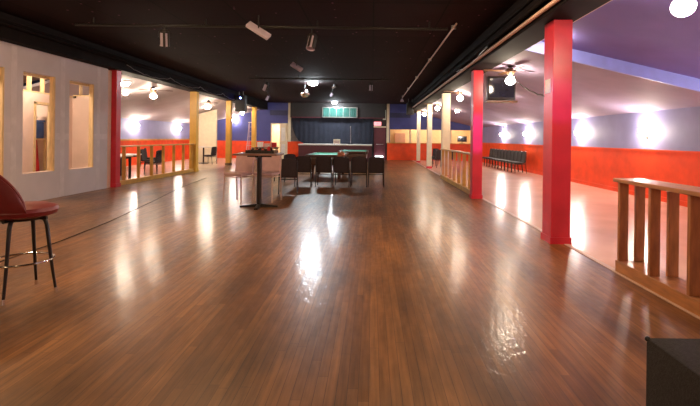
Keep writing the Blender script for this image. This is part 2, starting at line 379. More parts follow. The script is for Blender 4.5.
# inner partition of the unfinished room
struct('wall_inner', holes(MB(), 'x', -8.0, -7.9, YF, 11.98, 0, 2.36, [(10.55, 11.12, 0, 2.1)]), m_pinkdry, label='pinkish drywall seen through the openings')
struct('wall_end', MB().box(XL, XG0, 11.86, 11.98, 0, 2.4).box(XG0, XG1, 11.82, 11.98, 0, 3.1), m_pinkdry, label='end wall of the unfinished room')
mb = MB()
for i in range(14): mb.box(-8.0, -7.91, 6.2 + i * .42, 6.24 + i * .42, 2.36, 3.0)
mb.box(-8.0, -7.9, 6, 11.98, 2.36, 2.40)
for i in range(8): mb.box(-7.85 + i * .12 * 0 , -7.81, 11.80, 11.86, 2.36, 2.4)
for x in (-7.75, -7.4): mb.box(x, x + .04, 11.88, 11.97, 2.4, 3.05)
mb.box(-7.9, -7.07, 11.87, 11.98, 2.4, 2.44)
struct('trim_14', mb, m_stud, label='raw pine studs above the inner drywall')
struct('trim_15', MB().box(-8.02, -7.88, 10.5, 10.56, 0, 2.16).box(-8.02, -7.88, 11.11, 11.17, 0, 2.16).box(-8.02, -7.88, 10.5, 11.17, 2.1, 2.16), m_stud, label='raw pine frame of the inner doorway')

# ------------------------------------------------------------------ beams with pipes and wires
def beam(x0, x1, z0, label, pipes, wires):
    o = box(x0, x1, YF, YB - .1, z0, ZC - .002, bev=.01).build('ceiling_beam', m_beamb, smooth=False); tag(o, label, 'beam')
    for (x, z, y0, y1, r, m) in pipes:
        MB().cyl((x, y0, z), (x, y1, z), r, seg=10).build('conduit', m, o)
    for pts, r in wires: MB().tube(pts, r, 6).build('wire', m_steel, o)
    return o
def sag(a, b, n, s):
    a = Vector(a); b = Vector(b)
    return [a.lerp(b, i / n) + Vector((0, 0, -s * (1 - (2 * i / n - 1) ** 2) + .012 * math.sin(i * 2.3))) for i in range(n + 1)]
wl = []
y = 12.2
for q in range(4): wl.append((sag((-6.67, y, 3.3), (-6.67, y + 2.6, 3.27), 14, .12), .008)); y += 2.6
beam(-7.2, -6.7, 3.13, 'black beam over the left columns with draped wires',
     [(-6.66, 3.45, -4, 27, .025, m_beamb), (-6.62, 3.36, 3, 20, .02, m_beamb)], wl)
beam(2.26, 2.76, 3.03, 'black beam over the right columns with conduits',
     [(2.22, 3.10, -4, 28, .03, m_tan), (2.2, 3.22, -4, 28, .04, m_beamb), (2.24, 3.4, -4, 28, .03, m_beamb), (2.79, 3.07, 4, 28, .022, m_tan)],
     [(sag((2.2, 8.2, 3.25), (2.2, 12, 3.2), 14, .12), .008)])

# ------------------------------------------------------------------ columns
def column(x, y, wx, wy, h, m, label, base_m, base_h):
    o = empty('support_column', (x, y, 0), label, 'column')
    box(-wx / 2, wx / 2, -wy / 2, wy / 2, 0, h, bev=.008).build('shaft', m, o, smooth=False)
    t = .014
    mb = MB()
    mb.box(-wx / 2 - t, wx / 2 + t, -wy / 2 - t, -wy / 2, 0, base_h).box(-wx / 2 - t, wx / 2 + t, wy / 2, wy / 2 + t, 0, base_h)
    mb.box(-wx / 2 - t, -wx / 2, -wy / 2, wy / 2, 0, base_h).box(wx / 2, wx / 2 + t, -wy / 2, wy / 2, 0, base_h)
    mb.build('base_trim', base_m, o, smooth=False)
    return o
c1 = column(2.56, 6.23, .26, .32, 3.03, m_red, 'glossy red square column nearest the camera on the right', m_red, .09)
column(2.49, 10.73, .23, .26, 3.03, m_red, 'red square column at the end of the ochre railing', m_red, .09)
column(2.65, 16.2, .28, .26, 3.03, m_cream, 'cream square column where the ochre railing starts', m_red, .1)
column(2.72, 21.35, .22, .24, 3.03, m_cream, 'slim cream column with a red foot, second farthest on the right', m_red, .1)
column(2.74, 26.5, .20, .24, 3.03, m_cream, 'slim cream column farthest back on the right', m_red, .1)
column(-6.93, 12.1, .22, .22, 3.13, m_red, 'red square column at the end of the grey drywall', m_red, .1)
column(-7.0, 17.7, .27, .24, 3.13, m_yel, 'mustard yellow column at the far end of the left railing', m_yel, .1)
column(-7.0, 22.0, .24, .24, 3.13, m_yel, 'mustard yellow column beside the mauve high chairs', m_dwood, .1)
column(-6.9, 26.3, .24, .24, 3.13, m_yel, 'mustard yellow column farthest back on the left', m_yel, .1)
o = box(2.424, 2.429, 6.14, 6.32, 2.05, 2.24).build('notice', m_paper, smooth=False); tag(o, 'white paper notice on the side of nearest red column', 'notice')

# ------------------------------------------------------------------ railings
def railing(x, y0, y1, ztop, step, mp, mt, label, pw=.26, single=False):
    """runs along y from y0 (near) to y1 (far); pairs of boards straddle the bottom plate"""
    o = empty('railing', (x, y0, 0), label, 'railing'); L = y1 - y0
    box(-pw / 2, pw / 2, 0, L, 0, .125, bev=.006).build('bottom_plate', mt, o, smooth=False)
    box(-pw / 2 - .02, pw / 2 + .02, -.02, L + .03, ztop - .04, ztop, bev=.008).build('top_rail', mt, o, smooth=False)
    n = int(L / step)
    for i in range(n + 1):
        yy = L - .05 - i * step
        if yy < .03: break
        for sx in ((0,) if single else (-1, 1)):
            box(*((-.045, .045) if single else (-.048, .048)), -.02, .02, 0, ztop - .04 - .125, bev=.003).build('baluster', mp, o, loc=(sx * (pw / 2 - .052), yy, .125), smooth=False)
    return o
railing(2.77, 2.3, 4.84, 1.0, .53, m_wood, m_woodt, 'stained pine railing at right edge, nearest the camera', .28)
railing(2.53, 10.9, 16.05, 1.05, .74, m_ochre, m_ochre, 'ochre railing between red and cream columns on the right', .14, True)
railing(-7.0, 12.24, 17.56, 1.1, .8, m_ochre, m_ochre, 'ochre railing between red and yellow columns on the left', .14, True)

# ------------------------------------------------------------------ lamps
def fan(x, y, z, ztop, label, rot=.3, blades=True):
    """ceiling fan with a globe whose centre is at z"""
    o = empty('ceiling_fan', (x, y, ztop), label, 'ceiling fan', group='ceiling fans with lit globes'); dz = z - ztop
    MB().lathe([(0, 0), (.07, 0), (.06, -.03), (.016, -.04), (.016, dz + .24), (0, dz + .24)]).build('mount', m_blackm, o)
    MB().lathe([(0, dz + .27), (.05, dz + .27), (.1, dz + .24), (.11, dz + .19), (.08, dz + .15), (.05, dz + .11), (0, dz + .11)]).build('motor', m_dwood, o)
    if blades:
        for k in range(4):
            a = rot + k * PI / 2
            t = Matrix.Rotation(a, 4, 'Z') @ Matrix.Translation((0, 0, dz + .21)) @ Matrix.Rotation(R(10), 4, 'X')
            MB().box(.09, .2, -.02, .02, -.005, .005, mtx=t).build('blade_arm', m_steel, o)
            b = MB().prism([(.17, -.045), (.56, -.065), (.61, -.04), (.61, .04), (.56, .065), (.17, .045)], 'z', -.004, .004)
            for v in b.bm.verts: v.co = t @ v.co
            b.build('blade', m_dwood, o)
    MB().ball((0, 0, dz), .105, sz=.9).build('light_globe', m_globe, o)
    return o
def zr(x): return 3.06 - (x - 2.7) * .2244
def zl(x): return 2.14 + (x + 11) * .2597
fan(2.98, 4.33, 2.70, zr(2.98) + .22, 'lit ceiling fan nearest the camera above the pine railing', .78)
fan(2.98, 9.74, 2.68, zr(2.98), 'lit ceiling fan in front of the hanging television', .12)
for i, (yy, nm) in enumerate(((15.3, 'between red and cream columns on the right'), (20.6, 'just left of the widest cream column'), (25.8, 'farthest back of the right row'))):
    fan(2.98, yy, 2.79, zr(2.98), 'lit ceiling fan ' + nm, .3 + i)
for i, (yy, nm) in enumerate(((15.4, 'above the left railing'), (20.6, 'between the two nearer yellow columns'), (25.9, 'beside the black hanging speaker'))):
    fan(-7.5, yy, 2.74, zl(-7.5), 'lit ceiling fan ' + nm, .5 + i * .7)
def dome(x, y, z, r, m, label, name='ceiling_light', tilt=0):
    o = empty(name, (x, y, z), label, 'ceiling light')
    MB().lathe([(0, .0), (r * 1.15, 0), (r * 1.15, -.025), (r, -.03), (0, -.03)]).build('rim', m_steel, o)
    MB().lathe([(r * .97, -.03), (r * .85, -.07), (r * .5, -.105), (0, -.12)]).build('diffuser', m, o)
    o.rotation_euler = (0, tilt, 0); return o
SL = math.atan(.2244)
dome(3.12, 7.6, zr(3.12) + .215, .12, m_globe, 'lit dome light on right bay ceiling behind nearest red column', tilt=SL)
dome(4.1, 13.5, zr(4.1) - .005, .11, m_globe, 'lit dome light on right bay ceiling below the television', tilt=SL)
dome(4.0, 21.2, zr(4.0) - .005, .10, m_globe, 'lit dome light right of the widest cream column', tilt=SL)
dome(-7.62, 13.8, zl(-7.62) - .005, .16, m_globe, 'large lit dome light beside the red column on the left', tilt=-SL)
dome(-8.3, 15.1, zl(-8.3) - .005, .09, m_globe, 'small lit dome light above left sconce', tilt=-SL)
dome(-8.2, 22.3, zl(-8.2) - .005, .12, m_wroom, 'small lit dome light above cream partition', tilt=-SL)
dome(-2.41, 18.16, ZC, .19, m_wlamp, 'bright cold white light on the black ceiling, the larger one')
dome(-2.33, 27.6, ZC, .16, m_wlamp, 'bright cold white light above the stage front')
# unseen lamps behind and above the photographer, added to brighten floor and grey wall
for i, (x, yy, nm) in enumerate(((-4.6, -1.5, 'left rear'), (-.6, -2.2, 'centre rear'), (-5.0, 5.6, 'left front'), (.7, 5.4, 'right front'), (-2.2, 5.9, 'centre front'))):
    dome(x, yy, ZC, .17, m_warm, 'added unseen warm light over the near dance floor, ' + nm)
dome(3.7, -.6, zr(3.7) + .215, .16, m_globe, 'added unseen dome light of the right bay behind the camera', tilt=SL)
dome(-7.45, 7.2, 3.14, .09, m_wroom, 'warm light in the unfinished room near the first opening')
dome(-7.45, 10.0, 3.14, .10, m_wroom, 'warm light in the unfinished room between the openings')
dome(-9.3, 10.4, 2.72, .12, m_wroom, 'warm light behind the inner doorway')
dome(3.0, 30.0, 2.7, .12, m_warm, 'light in the room behind the pass-through, left'); dome(5.2, 30.0, 2.7, .12, m_warm, 'light in the room behind the pass-through, right')
dome(-6.1, 30.0, 2.7, .16, m_wroom, 'light in the bright room behind the doorway')
def sconce(x, y, z, nx, ny, label):
    o = empty('wall_sconce', (x, y, z), label, 'wall lamp', rz=math.atan2(-nx, ny), group='lit wall sconces')
    MB().box(-.06, .06, 0, .02, -.1, .1, bev=.006).build('back_plate', m_steel, o)
    MB().tube([(0, .02, -.04), (0, .07, -.06), (0, .12, -.04), (0, .13, .0)], .01).build('arm', m_steel, o)
    MB().lathe([(0, .0), (.045, .005), (.08, .06), (.09, .12), (.07, .16), (0, .17)], (0, .13, 0)).build('glass_shade', m_sconce, o)
for yy, nm in ((2.6, 'out of view beside the camera'), (6.6, 'nearest the camera'), (11.1, 'right of nearest red column'), (14.6, 'just beside the nearest red column'), (19.6, 'above the dark chairs, nearer one'), (23.2, 'above the dark chairs, farther one')):
    sconce(XR, yy, 1.56, -1, 0, 'lit wall sconce on the right wall, ' + nm)
sconce(XL, 20.8, 1.75, 1, 0, 'lit wall sconce on the far left wall seen over the railing middle')
sconce(XL, 25.4, 1.72, 1, 0, 'lit wall sconce on the far left wall beside the nearest yellow column')
sconce(-8.85, YB, 2.36, 0, -1, 'lit wall sconce high on the blue back wall at left')

# ------------------------------------------------------------------ stage
o = empty('stage', (-2.17, 26.5, 0), 'low stage with maroon front and pale lip at the back', 'stage')
box(-2.16, 2.16, 0, 2.36, 0, .93).build('stage_body', m_dred, o, smooth=False)
box(-2.18, 2.18, -.04, 2.36, .93, 1.0, bev=.006).build('stage_lip', m_white, o, smooth=False)
# curtain with a curved lower left corner
mb = MB(); cols = 90; rows = 12; g = []
for i in range(cols + 1):
    x = -5.15 + 5.22 * i / cols
    t = min(1, max(0, (x + 5.15) / .85)); zb = 1.02 + 1.6 * (1 - math.sqrt(max(0, 1 - (1 - t) ** 2)))
    g.append([(x, 28.78 + .012 * math.sin(i * 1.15) + .008 * math.sin(i * .43), zb + (2.72 - zb) * j / rows) for j in range(rows + 1)])
mb.shell(g, lambda i, j: Vector((0, .012, 0)))
o = mb.build('stage_curtain', m_curt); tag(o, 'blue-black stage curtain with a curved lower left corner', 'curtain')
o = empty('stage_valance', (-2.15, 28.56, 2.67), 'black valance box above the stage', 'valance')
box(-3.05, 2.98, 0, .12, 0, ZC - 2.672).build('valance_board', m_black, o, smooth=False)
box(-3.05, 2.98, -.02, 0, -.03, .02).build('bottom_rail', m_dred, o, smooth=False)
g = []
for i in range(61): g.append([(-3.12 + 2.12 * i / 60, 28.485 + .014 * math.sin(i * 1.9), z) for z in (2.72, 2.9, 3.1, 3.28)])
o = empty('teal_curtain_panel', (-2.06, 28.49, 2.67), 'teal pleated curtain panel in a frame above stage', 'curtain')
mb = MB(); mb.shell([[(p[0] + 2.06, p[1] - 28.49, p[2] - 2.67) for p in r] for r in g], lambda i, j: Vector((0, .01, 0))); mb.build('pleated_cloth', m_teal, o)
mb = MB().box(-1.12, -1.06, -.04, .045, .0, .65).box(1.06, 1.12, -.04, .045, .0, .65).box(-1.12, 1.12, -.04, .045, .61, .65).box(-1.12, 1.12, -.04, .045, 0, .04)
for k in range(1, 5): mb.box(-1.06 + k * .424 - .012, -1.06 + k * .424 + .012, -.03, -.02, .04, .61)
mb.build('frame', m_steel, o, smooth=False)
o = empty('exit_sign', (.35, YB - .1, 2.2), 'red lit EXIT sign above the maroon door', 'sign')
box(-.23, .23, -.03, .115, 0, .24, bev=.008).build('housing', m_exit, o, smooth=False)
cu = bpy.data.curves.new('exit_text', 'FONT'); cu.body = 'EXIT'; cu.size = .2; cu.align_x = 'CENTER'; cu.extrude = .003
to = bpy.data.objects.new('tmp', cu); C.objects.link(to); bpy.context.view_layer.update()
me = bpy.data.meshes.new_from_object(to); bpy.data.objects.remove(to)
lt = bpy.data.objects.new('lettering', me); me.materials.clear(); me.materials.append(m_white); C.objects.link(lt); lt.parent = o
lt.rotation_euler = (PI / 2, 0, 0); lt.location = (0, -.034, .05)
o = empty('glowing_box', (.46, 28.55, 0), 'glowing white box added on the floor by maroon door', 'light')  # glowing box added in place of a bright white patch by the door
box(-.26, .26, -.1, .1, 0, .08, bev=.01).build('housing', m_black, o); box(-.25, .25, -.09, .09, .08, .27, bev=.02).build('diffuser', m_litbox, o)
o = empty('wall_panel', (.78, YB, 2.57), 'pale narrow panel high on dark wall beside right upright', 'panel')
box(-.1, .1, -.04, .015, 0, .64, bev=.006).build('frame', m_steel, o, smooth=False); box(-.08, .08, -.05, -.04, .02, .62).build('face', mat('pale_green', (.45, .6, .52), .4), o, smooth=False)
# bits left on the stage
o = empty('practice_amplifier', (-2.1, 26.9, 1.0), 'small cream amplifier on the stage edge', 'amplifier')
box(-.2, .2, -.1, .12, .02, .3, bev=.02).build('cabinet', m_cream, o); box(-.17, .17, -.108, -.1, .05, .22).build('grille', m_tan, o)
MB().tube([(-.08, 0, .3), (-.07, 0, .34), (.07, 0, .34), (.08, 0, .3)], .01).build('handle', m_blackm, o)
for sx in (-.15, .15): MB().cyl((sx, 0, 0), (sx, 0, .02), .02).build('foot', m_blackm, o)
def micstand(x, y, label):
    o = empty('microphone_stand', (x, y, 1.0), label, 'microphone stand')
    MB().lathe([(0, 0), (.13, 0), (.13, .02), (.02, .035), (0, .035)]).build('base', m_blackm, o)
    MB().cyl((0, 0, .03), (0, 0, 1.0), .01).build('pole', m_steel, o)
    MB().cyl((0, 0, 1.0), (0, -.12, 1.06), .012, .012).ball((0, -.14, 1.07), .03).build('microphone', m_steel, o)
micstand(-1.3, 27.3, 'thin microphone stand on stage right of the amplifier')

# ------------------------------------------------------------------ things hanging from the black ceiling
def pipe(y, x0, x1, z, label):
    o = empty('lighting_pipe', ((x0 + x1) / 2, y, z), label, 'pipe'); h = (x1 - x0) / 2
    MB().cyl((-h, 0, 0), (h, 0, 0), .024, seg=12).build('bar', m_blackm, o)
    for k in (-.9, -.3, .3, .9): MB().cyl((k * h, 0, 0), (k * h, 0, ZC - z), .012).build('hanger', m_blackm, o)
pipe(8.45, -5.6, 1.4, 3.46, 'long black lighting pipe across the near ceiling')
pipe(16.05, -4.4, .6, 3.48, 'second lighting pipe farther down the ceiling')
def par(x, y, z, pitch, yaw, label, s=1.0, ztop=3.436):
    s *= .85
    o = empty('stage_light', (x, y, ztop), label, 'stage light', rz=yaw); dz = z - ztop
    t = Matrix.Translation((0, 0, dz)) @ Matrix.Rotation(pitch, 4, 'X')
    def tr(mb):
        for v in mb.bm.verts: v.co = t @ v.co
        return mb
    tr(MB().lathe([(0, .17 * s), (.06 * s, .165 * s), (.085 * s, .12 * s), (.09 * s, -.16 * s), (.1 * s, -.17 * s), (.1 * s, -.19 * s), (.082 * s, -.19 * s), (.075 * s, -.1 * s), (0, -.1 * s)])).build('can', m_par, o)
    tr(MB().box(-.02 * s, .03 * s, -.103 * s, -.07 * s, -.19 * s, .14 * s).box(.07 * s, .1 * s, -.07 * s, .03 * s, -.19 * s, .14 * s)).build('dark_strip', m_black, o)  # dark upright strips that break the pale can into stripes
    tr(MB().lathe([(0, .185 * s), (.065 * s, .18 * s), (.088 * s, .13 * s), (.0881 * s, .1 * s), (0, .1 * s)])).build('rear_cap', m_black, o)
    MB().tube([(-.115 * s, 0, dz), (-.115 * s, 0, dz + .13 * s), (-.06 * s, 0, dz + .17 * s), (.06 * s, 0, dz + .17 * s), (.115 * s, 0, dz + .13 * s), (.115 * s, 0, dz)], .008).build('yoke', m_blackm, o)
    MB().cyl((0, 0, dz + .17 * s), (0, 0, 0), .012).build('clamp', m_blackm, o)
par(-3.92, 8.45, 3.24, .3, .3, 'white stage light can on near pipe, leftmost')
par(-1.15, 8.45, 3.2, -.35, -.4, 'white stage light can on near pipe, rightmost')
par(-3.8, 16.05, 3.2, .6, .8, 'stage light with bright rim on second pipe, left', 1.0, 3.456)
par(-.06, 16.05, 3.22, .1, .2, 'small stage light on second pipe, right', .8, 3.456)
def wash(x, y, z, tgt, power, cone, label):
    o = empty('wash_light', (x, y, ZC), label, 'stage light'); dz = z - ZC
    dv = (Vector(tgt) - Vector((x, y, z))).normalized(); q = (-dv).to_track_quat('Z', 'Y'); t = Matrix.Translation((0, 0, dz)) @ q.to_matrix().to_4x4()
    mb = MB().lathe([(0, .16), (.06, .155), (.085, .1), (.085, -.06), (.08, -.06), (.075, .05), (0, .05)])
    for v in mb.bm.verts: v.co = t @ v.co
    mb.build('can', m_blackm, o); MB().cyl((0, 0, dz + .02), (0, 0, 0), .012).build('stem', m_blackm, o)
    ld = bpy.data.lights.new('magenta_beam', 'SPOT'); ld.color = (.30, .03, 1); ld.energy = power; ld.spot_size = R(cone); ld.spot_blend = .6; ld.shadow_soft_size = .04
    lo = bpy.data.objects.new('beam', ld); C.objects.link(lo); lo.parent = o; lo.matrix_local = t
wash(1.3, 2.6, 3.3, (2.52, 6.07, 1.95), 300, 10, 'black wash light throwing magenta on the nearest red column')
wash(1.6, 3.4, 3.3, (2.47, 10.6, 1.55), 1700, 8, 'black wash light throwing magenta on the second red column')
def strip(x, y, z, ln, ang, label):
    o = empty('flood_light', (x, y, ZC), label, 'flood light'); dz = z - ZC
    t = Matrix.Translation((0, 0, dz)) @ Matrix.Rotation(ang, 4, 'Y') @ Matrix.Rotation(R(50), 4, 'X')
    MB().box(-ln / 2, ln / 2, -.07, .07, -.03, .03, bev=.008, mtx=t).build('housing', m_par, o)
    MB().box(-ln / 2 + .03, ln / 2 - .03, -.05, .05, -.034, -.03, mtx=t).build('lens', m_steel, o)
    MB().cyl((0, 0, dz), (0, 0, 0), .012).build('stem', m_blackm, o)
strip(-2.08, 8.15, 3.32, .46, R(32), 'pale slanted flood light between the two near stage cans')
strip(-2.1, 12.4, 3.33, .34, R(32), 'small pale slanted flood light midway down the ceiling')
par(-5.0, 21.5, 3.28, .5, 1.2, 'small stage light can near the left beam', .9, ZC)
par(-1.75, 19.6, 3.3, 1.0, .5, 'small chrome stage light right of the mirror ball', .8, ZC)
par(-1.45, 17.3, 3.36, 1.2, .9, 'small tilted stage light beside the larger white light', .7, ZC)
o = empty('mirror_ball', (-2.78, 18.5, ZC), 'mirror ball hanging below the black ceiling', 'mirror ball')
MB().ball((0, 0, -.38), .2, u=22, v=14).build('faceted_ball', m_chrome, o, smooth=False)
MB().cyl((0, 0, -.19), (0, 0, 0), .01).build('rod', m_blackm, o)
o = empty('ceiling_conduit', (1.55, 8.4, 3.55), 'long thin pale conduit along the black ceiling', 'conduit')
MB().cyl((0, 0, 0), (.03, 15.6, 0), .018, seg=10).build('pipe', m_tan, o)
for k in range(5): box(-.04, .05, .3 + k * 3.6, .33 + k * 3.6, -.022, .05).build('strap', m_steel, o)
MB().lathe([(0, -.18), (.1, -.2), (.07, -.1), (.03, -.05), (0, -.02)], (.03, 15.6, 0)).build('pendant_shade', m_par, o)
def hung(x, y, z0, z1, wd, dp, label, led=False):
    o = empty('hanging_speaker', (x, y, ZC), label, 'speaker')
    box(-wd / 2, wd / 2, -dp / 2, dp / 2, z0 - ZC, z1 - ZC, bev=.015).build('cabinet', m_black, o)
    box(-wd / 2 + .03, wd / 2 - .03, -dp / 2 - .008, -dp / 2, z0 - ZC + .03, z1 - ZC - .12).build('grille', m_blackm, o)
    MB().cyl((-.1, 0, z1 - ZC), (-.1, 0, 0), .01).cyl((.1, 0, z1 - ZC), (.1, 0, 0), .01).build('hanger', m_steel, o)
    if led: MB().ball((.02, -dp / 2 - .005, z1 - ZC - .14), .04).build('status_light', m_led, o)
hung(-6.42, 22.0, 2.62, 3.4, .48, .4, 'black hanging speaker with blue light by the yellow columns', True)
hung(2.1, 25.0, 2.72, 3.4, .4, .4, 'black hanging speaker before the farthest cream column')

# television hanging by the second red column
o = empty('television', (3.06, 10.7, 2.90), 'dark television hanging right of the second red column', 'television')
box(-.33, .33, -.05, .12, -.56, .0, bev=.02).build('casing', m_blackm, o)
box(-.29, .29, -.056, -.05, -.50, -.05).build('screen', m_screen, o, smooth=False)
box(-.36, .36, -.1, .2, -.62, -.58, bev=.005).build('shelf', m_dwood, o, smooth=False)
MB().cyl((-.33, .15, -.6), (-.33, .15, .16), .012).cyl((.33, .15, -.6), (.33, .15, .02), .012).build('hanger', m_steel, o)
o = MB().tube(sag((2.43, 6.36, 2.02), (2.86, 9.3, 2.72), 14, .06), .011, 6).build('cable', m_blackm); tag(o, 'black cable sagging from nearest red column toward the ceiling fan', 'cable')

# ------------------------------------------------------------------ bar stool at the left edge
o = empty('bar_stool', (-3.05, 3.93, 0), 'burgundy vinyl bucket bar stool on black legs at left edge', 'bar stool', rz=R(-42))
MB().lathe([(0, .68), (.2, .68), (.255, .70), (.27, .735), (.26, .765), (.2, .785), (0, .79)], seg=40).build('seat_cushion', m_burg, o)
mb = MB(); g = []; A = 1.55
for i in range(49):
    t = -1 + 2 * i / 48; a = -PI / 2 + t * A
    hh = .40 * max(0, math.cos(t * PI / 2)) ** .6 + .015
    row = []
    for j in range(9):
        f = j / 8; rr = .265 + .03 * f * math.cos(t * PI / 2) + .012 * math.sin(f * PI)
        row.append((rr * math.cos(a), rr * math.sin(a) - .02 * f, .73 + hh * f))
    g.append(row)
mb.shell(g, lambda i, j: Vector((-math.cos(-PI / 2 + (-1 + 2 * i / 48) * A), -math.sin(-PI / 2 + (-1 + 2 * i / 48) * A), 0)) * .045)
bk = mb.build('bucket_back', m_burg, o)
bk.modifiers.new('round', 'BEVEL').width = .012
mb = MB(); mb.tube([(p[-1][0] * .93, p[-1][1] * .93, p[-1][2] + .004) for p in g], .014, 8); mb.build('piping', m_burg, bk)
MB().lathe([(0, .655), (.16, .655), (.17, .68), (0, .682)]).cyl((-.15, -.15, .665), (.15, .15, .665), .014).cyl((-.15, .15, .665), (.15, -.15, .665), .014).build('seat_frame', m_blackm, o)
for la in (55, 145, 235, 325):
    k = 1.0; sx, sy = math.cos(R(la)), math.sin(R(la))
    pts = [(sx * k * r, sy * k * r, z) for r, z in ((.10, .665), (.155, .663), (.18, .645), (.195, .6), (.215, .42), (.24, .22), (.268, .03))]
    lg = MB().tube(pts, [.014, .016, .017, .017, .015, .013, .011], 12).build('leg', m_blackm, o)
    MB().cyl((sx * k * .266, sy * k * .266, .045), (sx * k * .271, sy * k * .271, 0), .013, .015).build('foot_cap', m_chrome, lg)
MB().ring((0, 0, .30), .238, .009).build('foot_ring', m_chrome, o)

# carpeted box in the lower right corner
o = empty('speaker_cabinet', (1.455, 1.55, 0), 'black carpeted speaker cabinet in the lower right corner', 'speaker')
box(-.27, .28, -.38, .38, 0, .56, bev=.008).build('carpeted_cabinet', m_carpet, o)
mb = MB()
for dx in (-.265,):
    for dy in (-.375, .375): mb.ball((dx, dy, .555), .012)
mb.build('corner_protector', m_blackm, o)
MB().box(-.276, -.268, -.12, .12, .3, .42).build('handle_plate', m_blackm, o)

# ------------------------------------------------------------------ furniture
def chair(name, label, cat, fab, frame, loc, rz, group, seat=.46, top=.87, wd=.43):
    o = empty(name, loc, label, cat, rz, group); h = wd / 2
    box(-h, h, -.2, .22, seat - .06, seat, bev=.02).build('seat', fab, o)
    g = []
    for i in range(9):
        x = -h + wd * i / 8; ztop = top - .035 * (abs(i - 4) / 4) ** 3
        g.append([(x, -.205 - .05 * j / 6 + .018 * (1 - ((i - 4) / 4) ** 2) * -1, seat - .04 + (ztop - seat + .04) * j / 6) for j in range(7)])
    MB().shell(g, lambda i, j: Vector((0, .04, 0))).build('backrest', fab, o)
    for sx in (-1, 1):
        MB().tube([(sx * (h - .01), .2, seat - .06), (sx * (h + .005), .215, .0)], .013).build('leg', frame, o)
        MB().tube([(sx * (h + .005), -.275, top - .06), (sx * (h + .005), -.222, seat), (sx * (h + .005), -.225, seat - .1), (sx * (h + .01), -.265, 0)], .013).build('leg', frame, o)
    MB().cyl((-h, -.21, seat - .1), (h, -.21, seat - .1), .011).cyl((-h, .2, seat - .085), (h, .2, seat - .085), .011).cyl((-h, -.22, seat - .095), (-h, .2, seat - .085), .010).cyl((h, -.22, seat - .095), (h, .2, seat - .085), .010).build('seat_frame', frame, o)
    return o
G = 'dark banquet chairs before the pool table'
ch = chair('banquet_chair', 'dark upholstered banquet chair beside the pub table, nearest of its row', 'chair', m_chairfab, m_blackm, (-2.07, 11.25, 0), .12, G)
for x, yy, rz, nm in ((-1.95, 12.95, .05, 'second from left in the row'), (-1.36, 13.0, 0, 'third from left in the row'),
                      (-.85, 12.95, -.04, 'fourth from left, before the cloth on the pool table'), (-.36, 13.0, .0, 'second from right in the row'), (.13, 13.05, 0, 'rightmost of the row')):
    c = copy_tree(ch); c.location = (x, yy, 0); c.rotation_euler = (0, 0, rz); c['label'] = 'dark banquet chair seen from behind, ' + nm
c = copy_tree(ch); c.location = (-2.75, 14.2, 0); c.rotation_euler = (0, 0, .9); c['label'] = 'dark banquet chair left of the front pool table, turned sideways'
c = copy_tree(ch); c.location = (-2.85, 15.3, 0); c.rotation_euler = (0, 0, -1.4); c['label'] = 'dark banquet chair left of the pool table, farther one facing it'
G = 'chairs lined up along the right wall'
ORD = ('nearest', 'second', 'third', 'fourth', 'fifth', 'sixth', 'seventh', 'eighth', 'ninth', 'tenth', 'farthest')
rc = None
for i in range(11):
    if rc is None: c = rc = chair('banquet_chair', '', 'chair', m_chairblk, m_blackm, (0, 0, 0), 0, G, top=.92)
    else: c = copy_tree(rc)
    c.location = (6.2, 19.0 + i * .52, 0); c.rotation_euler = (0, 0, PI / 2 + .04 * math.sin(i * 2.1))
    c['label'] = 'black chair in the line along the red right wall, %s from the camera' % ORD[i]
G = 'dark chairs behind the cream columns'
for i, (x, yy, rz, nm) in enumerate(((3.25, 21.9, .3, 'right of the slim cream column'), (3.9, 22.4, -.3, 'farthest right of the group'), (3.1, 23.2, 1.2, 'between the two slim cream columns, nearer'), (3.3, 24.4, 2.2, 'between the two slim cream columns, farther'))):
    c = copy_tree(ch); c.location = (x, yy, 0); c.rotation_euler = (0, 0, rz); c['label'] = 'dark chair behind the columns, ' + nm; c['group'] = G
G = 'dark chairs in the left bay'
for i, (x, yy, rz, nm) in enumerate(((-7.85, 16.2, 1.5, 'behind the left railing, nearest yellow column'), (-8.5, 17.2, -1.5, 'behind the left railing, farther from it'), (-9.4, 14.6, 1.5, 'left of the farther black-legged table'), (-9.3, 19.0, -1.2, 'deep in the left bay beside the nearest yellow column'), (-8.1, 22.5, 1.4, 'beside the round table at the cream partition'))):
    c = copy_tree(ch); c.location = (x, yy, 0); c.rotation_euler = (0, 0, rz); c['label'] = 'dark chair ' + nm; c['group'] = G
# high chairs with mauve seats
hc = chair('high_chair', 'mauve high-seat chair behind pub table, the left one', 'chair', m_mauve, m_tan, (-2.84, 9.62, 0), PI + -.35, 'mauve high chairs behind the pub table', .63, 1.06, .44)
c = copy_tree(hc); c.location = (-2.28, 9.78, 0); c.rotation_euler = (0, 0, PI - .2); c['label'] = 'mauve high-seat chair behind pub table pole, the right one'
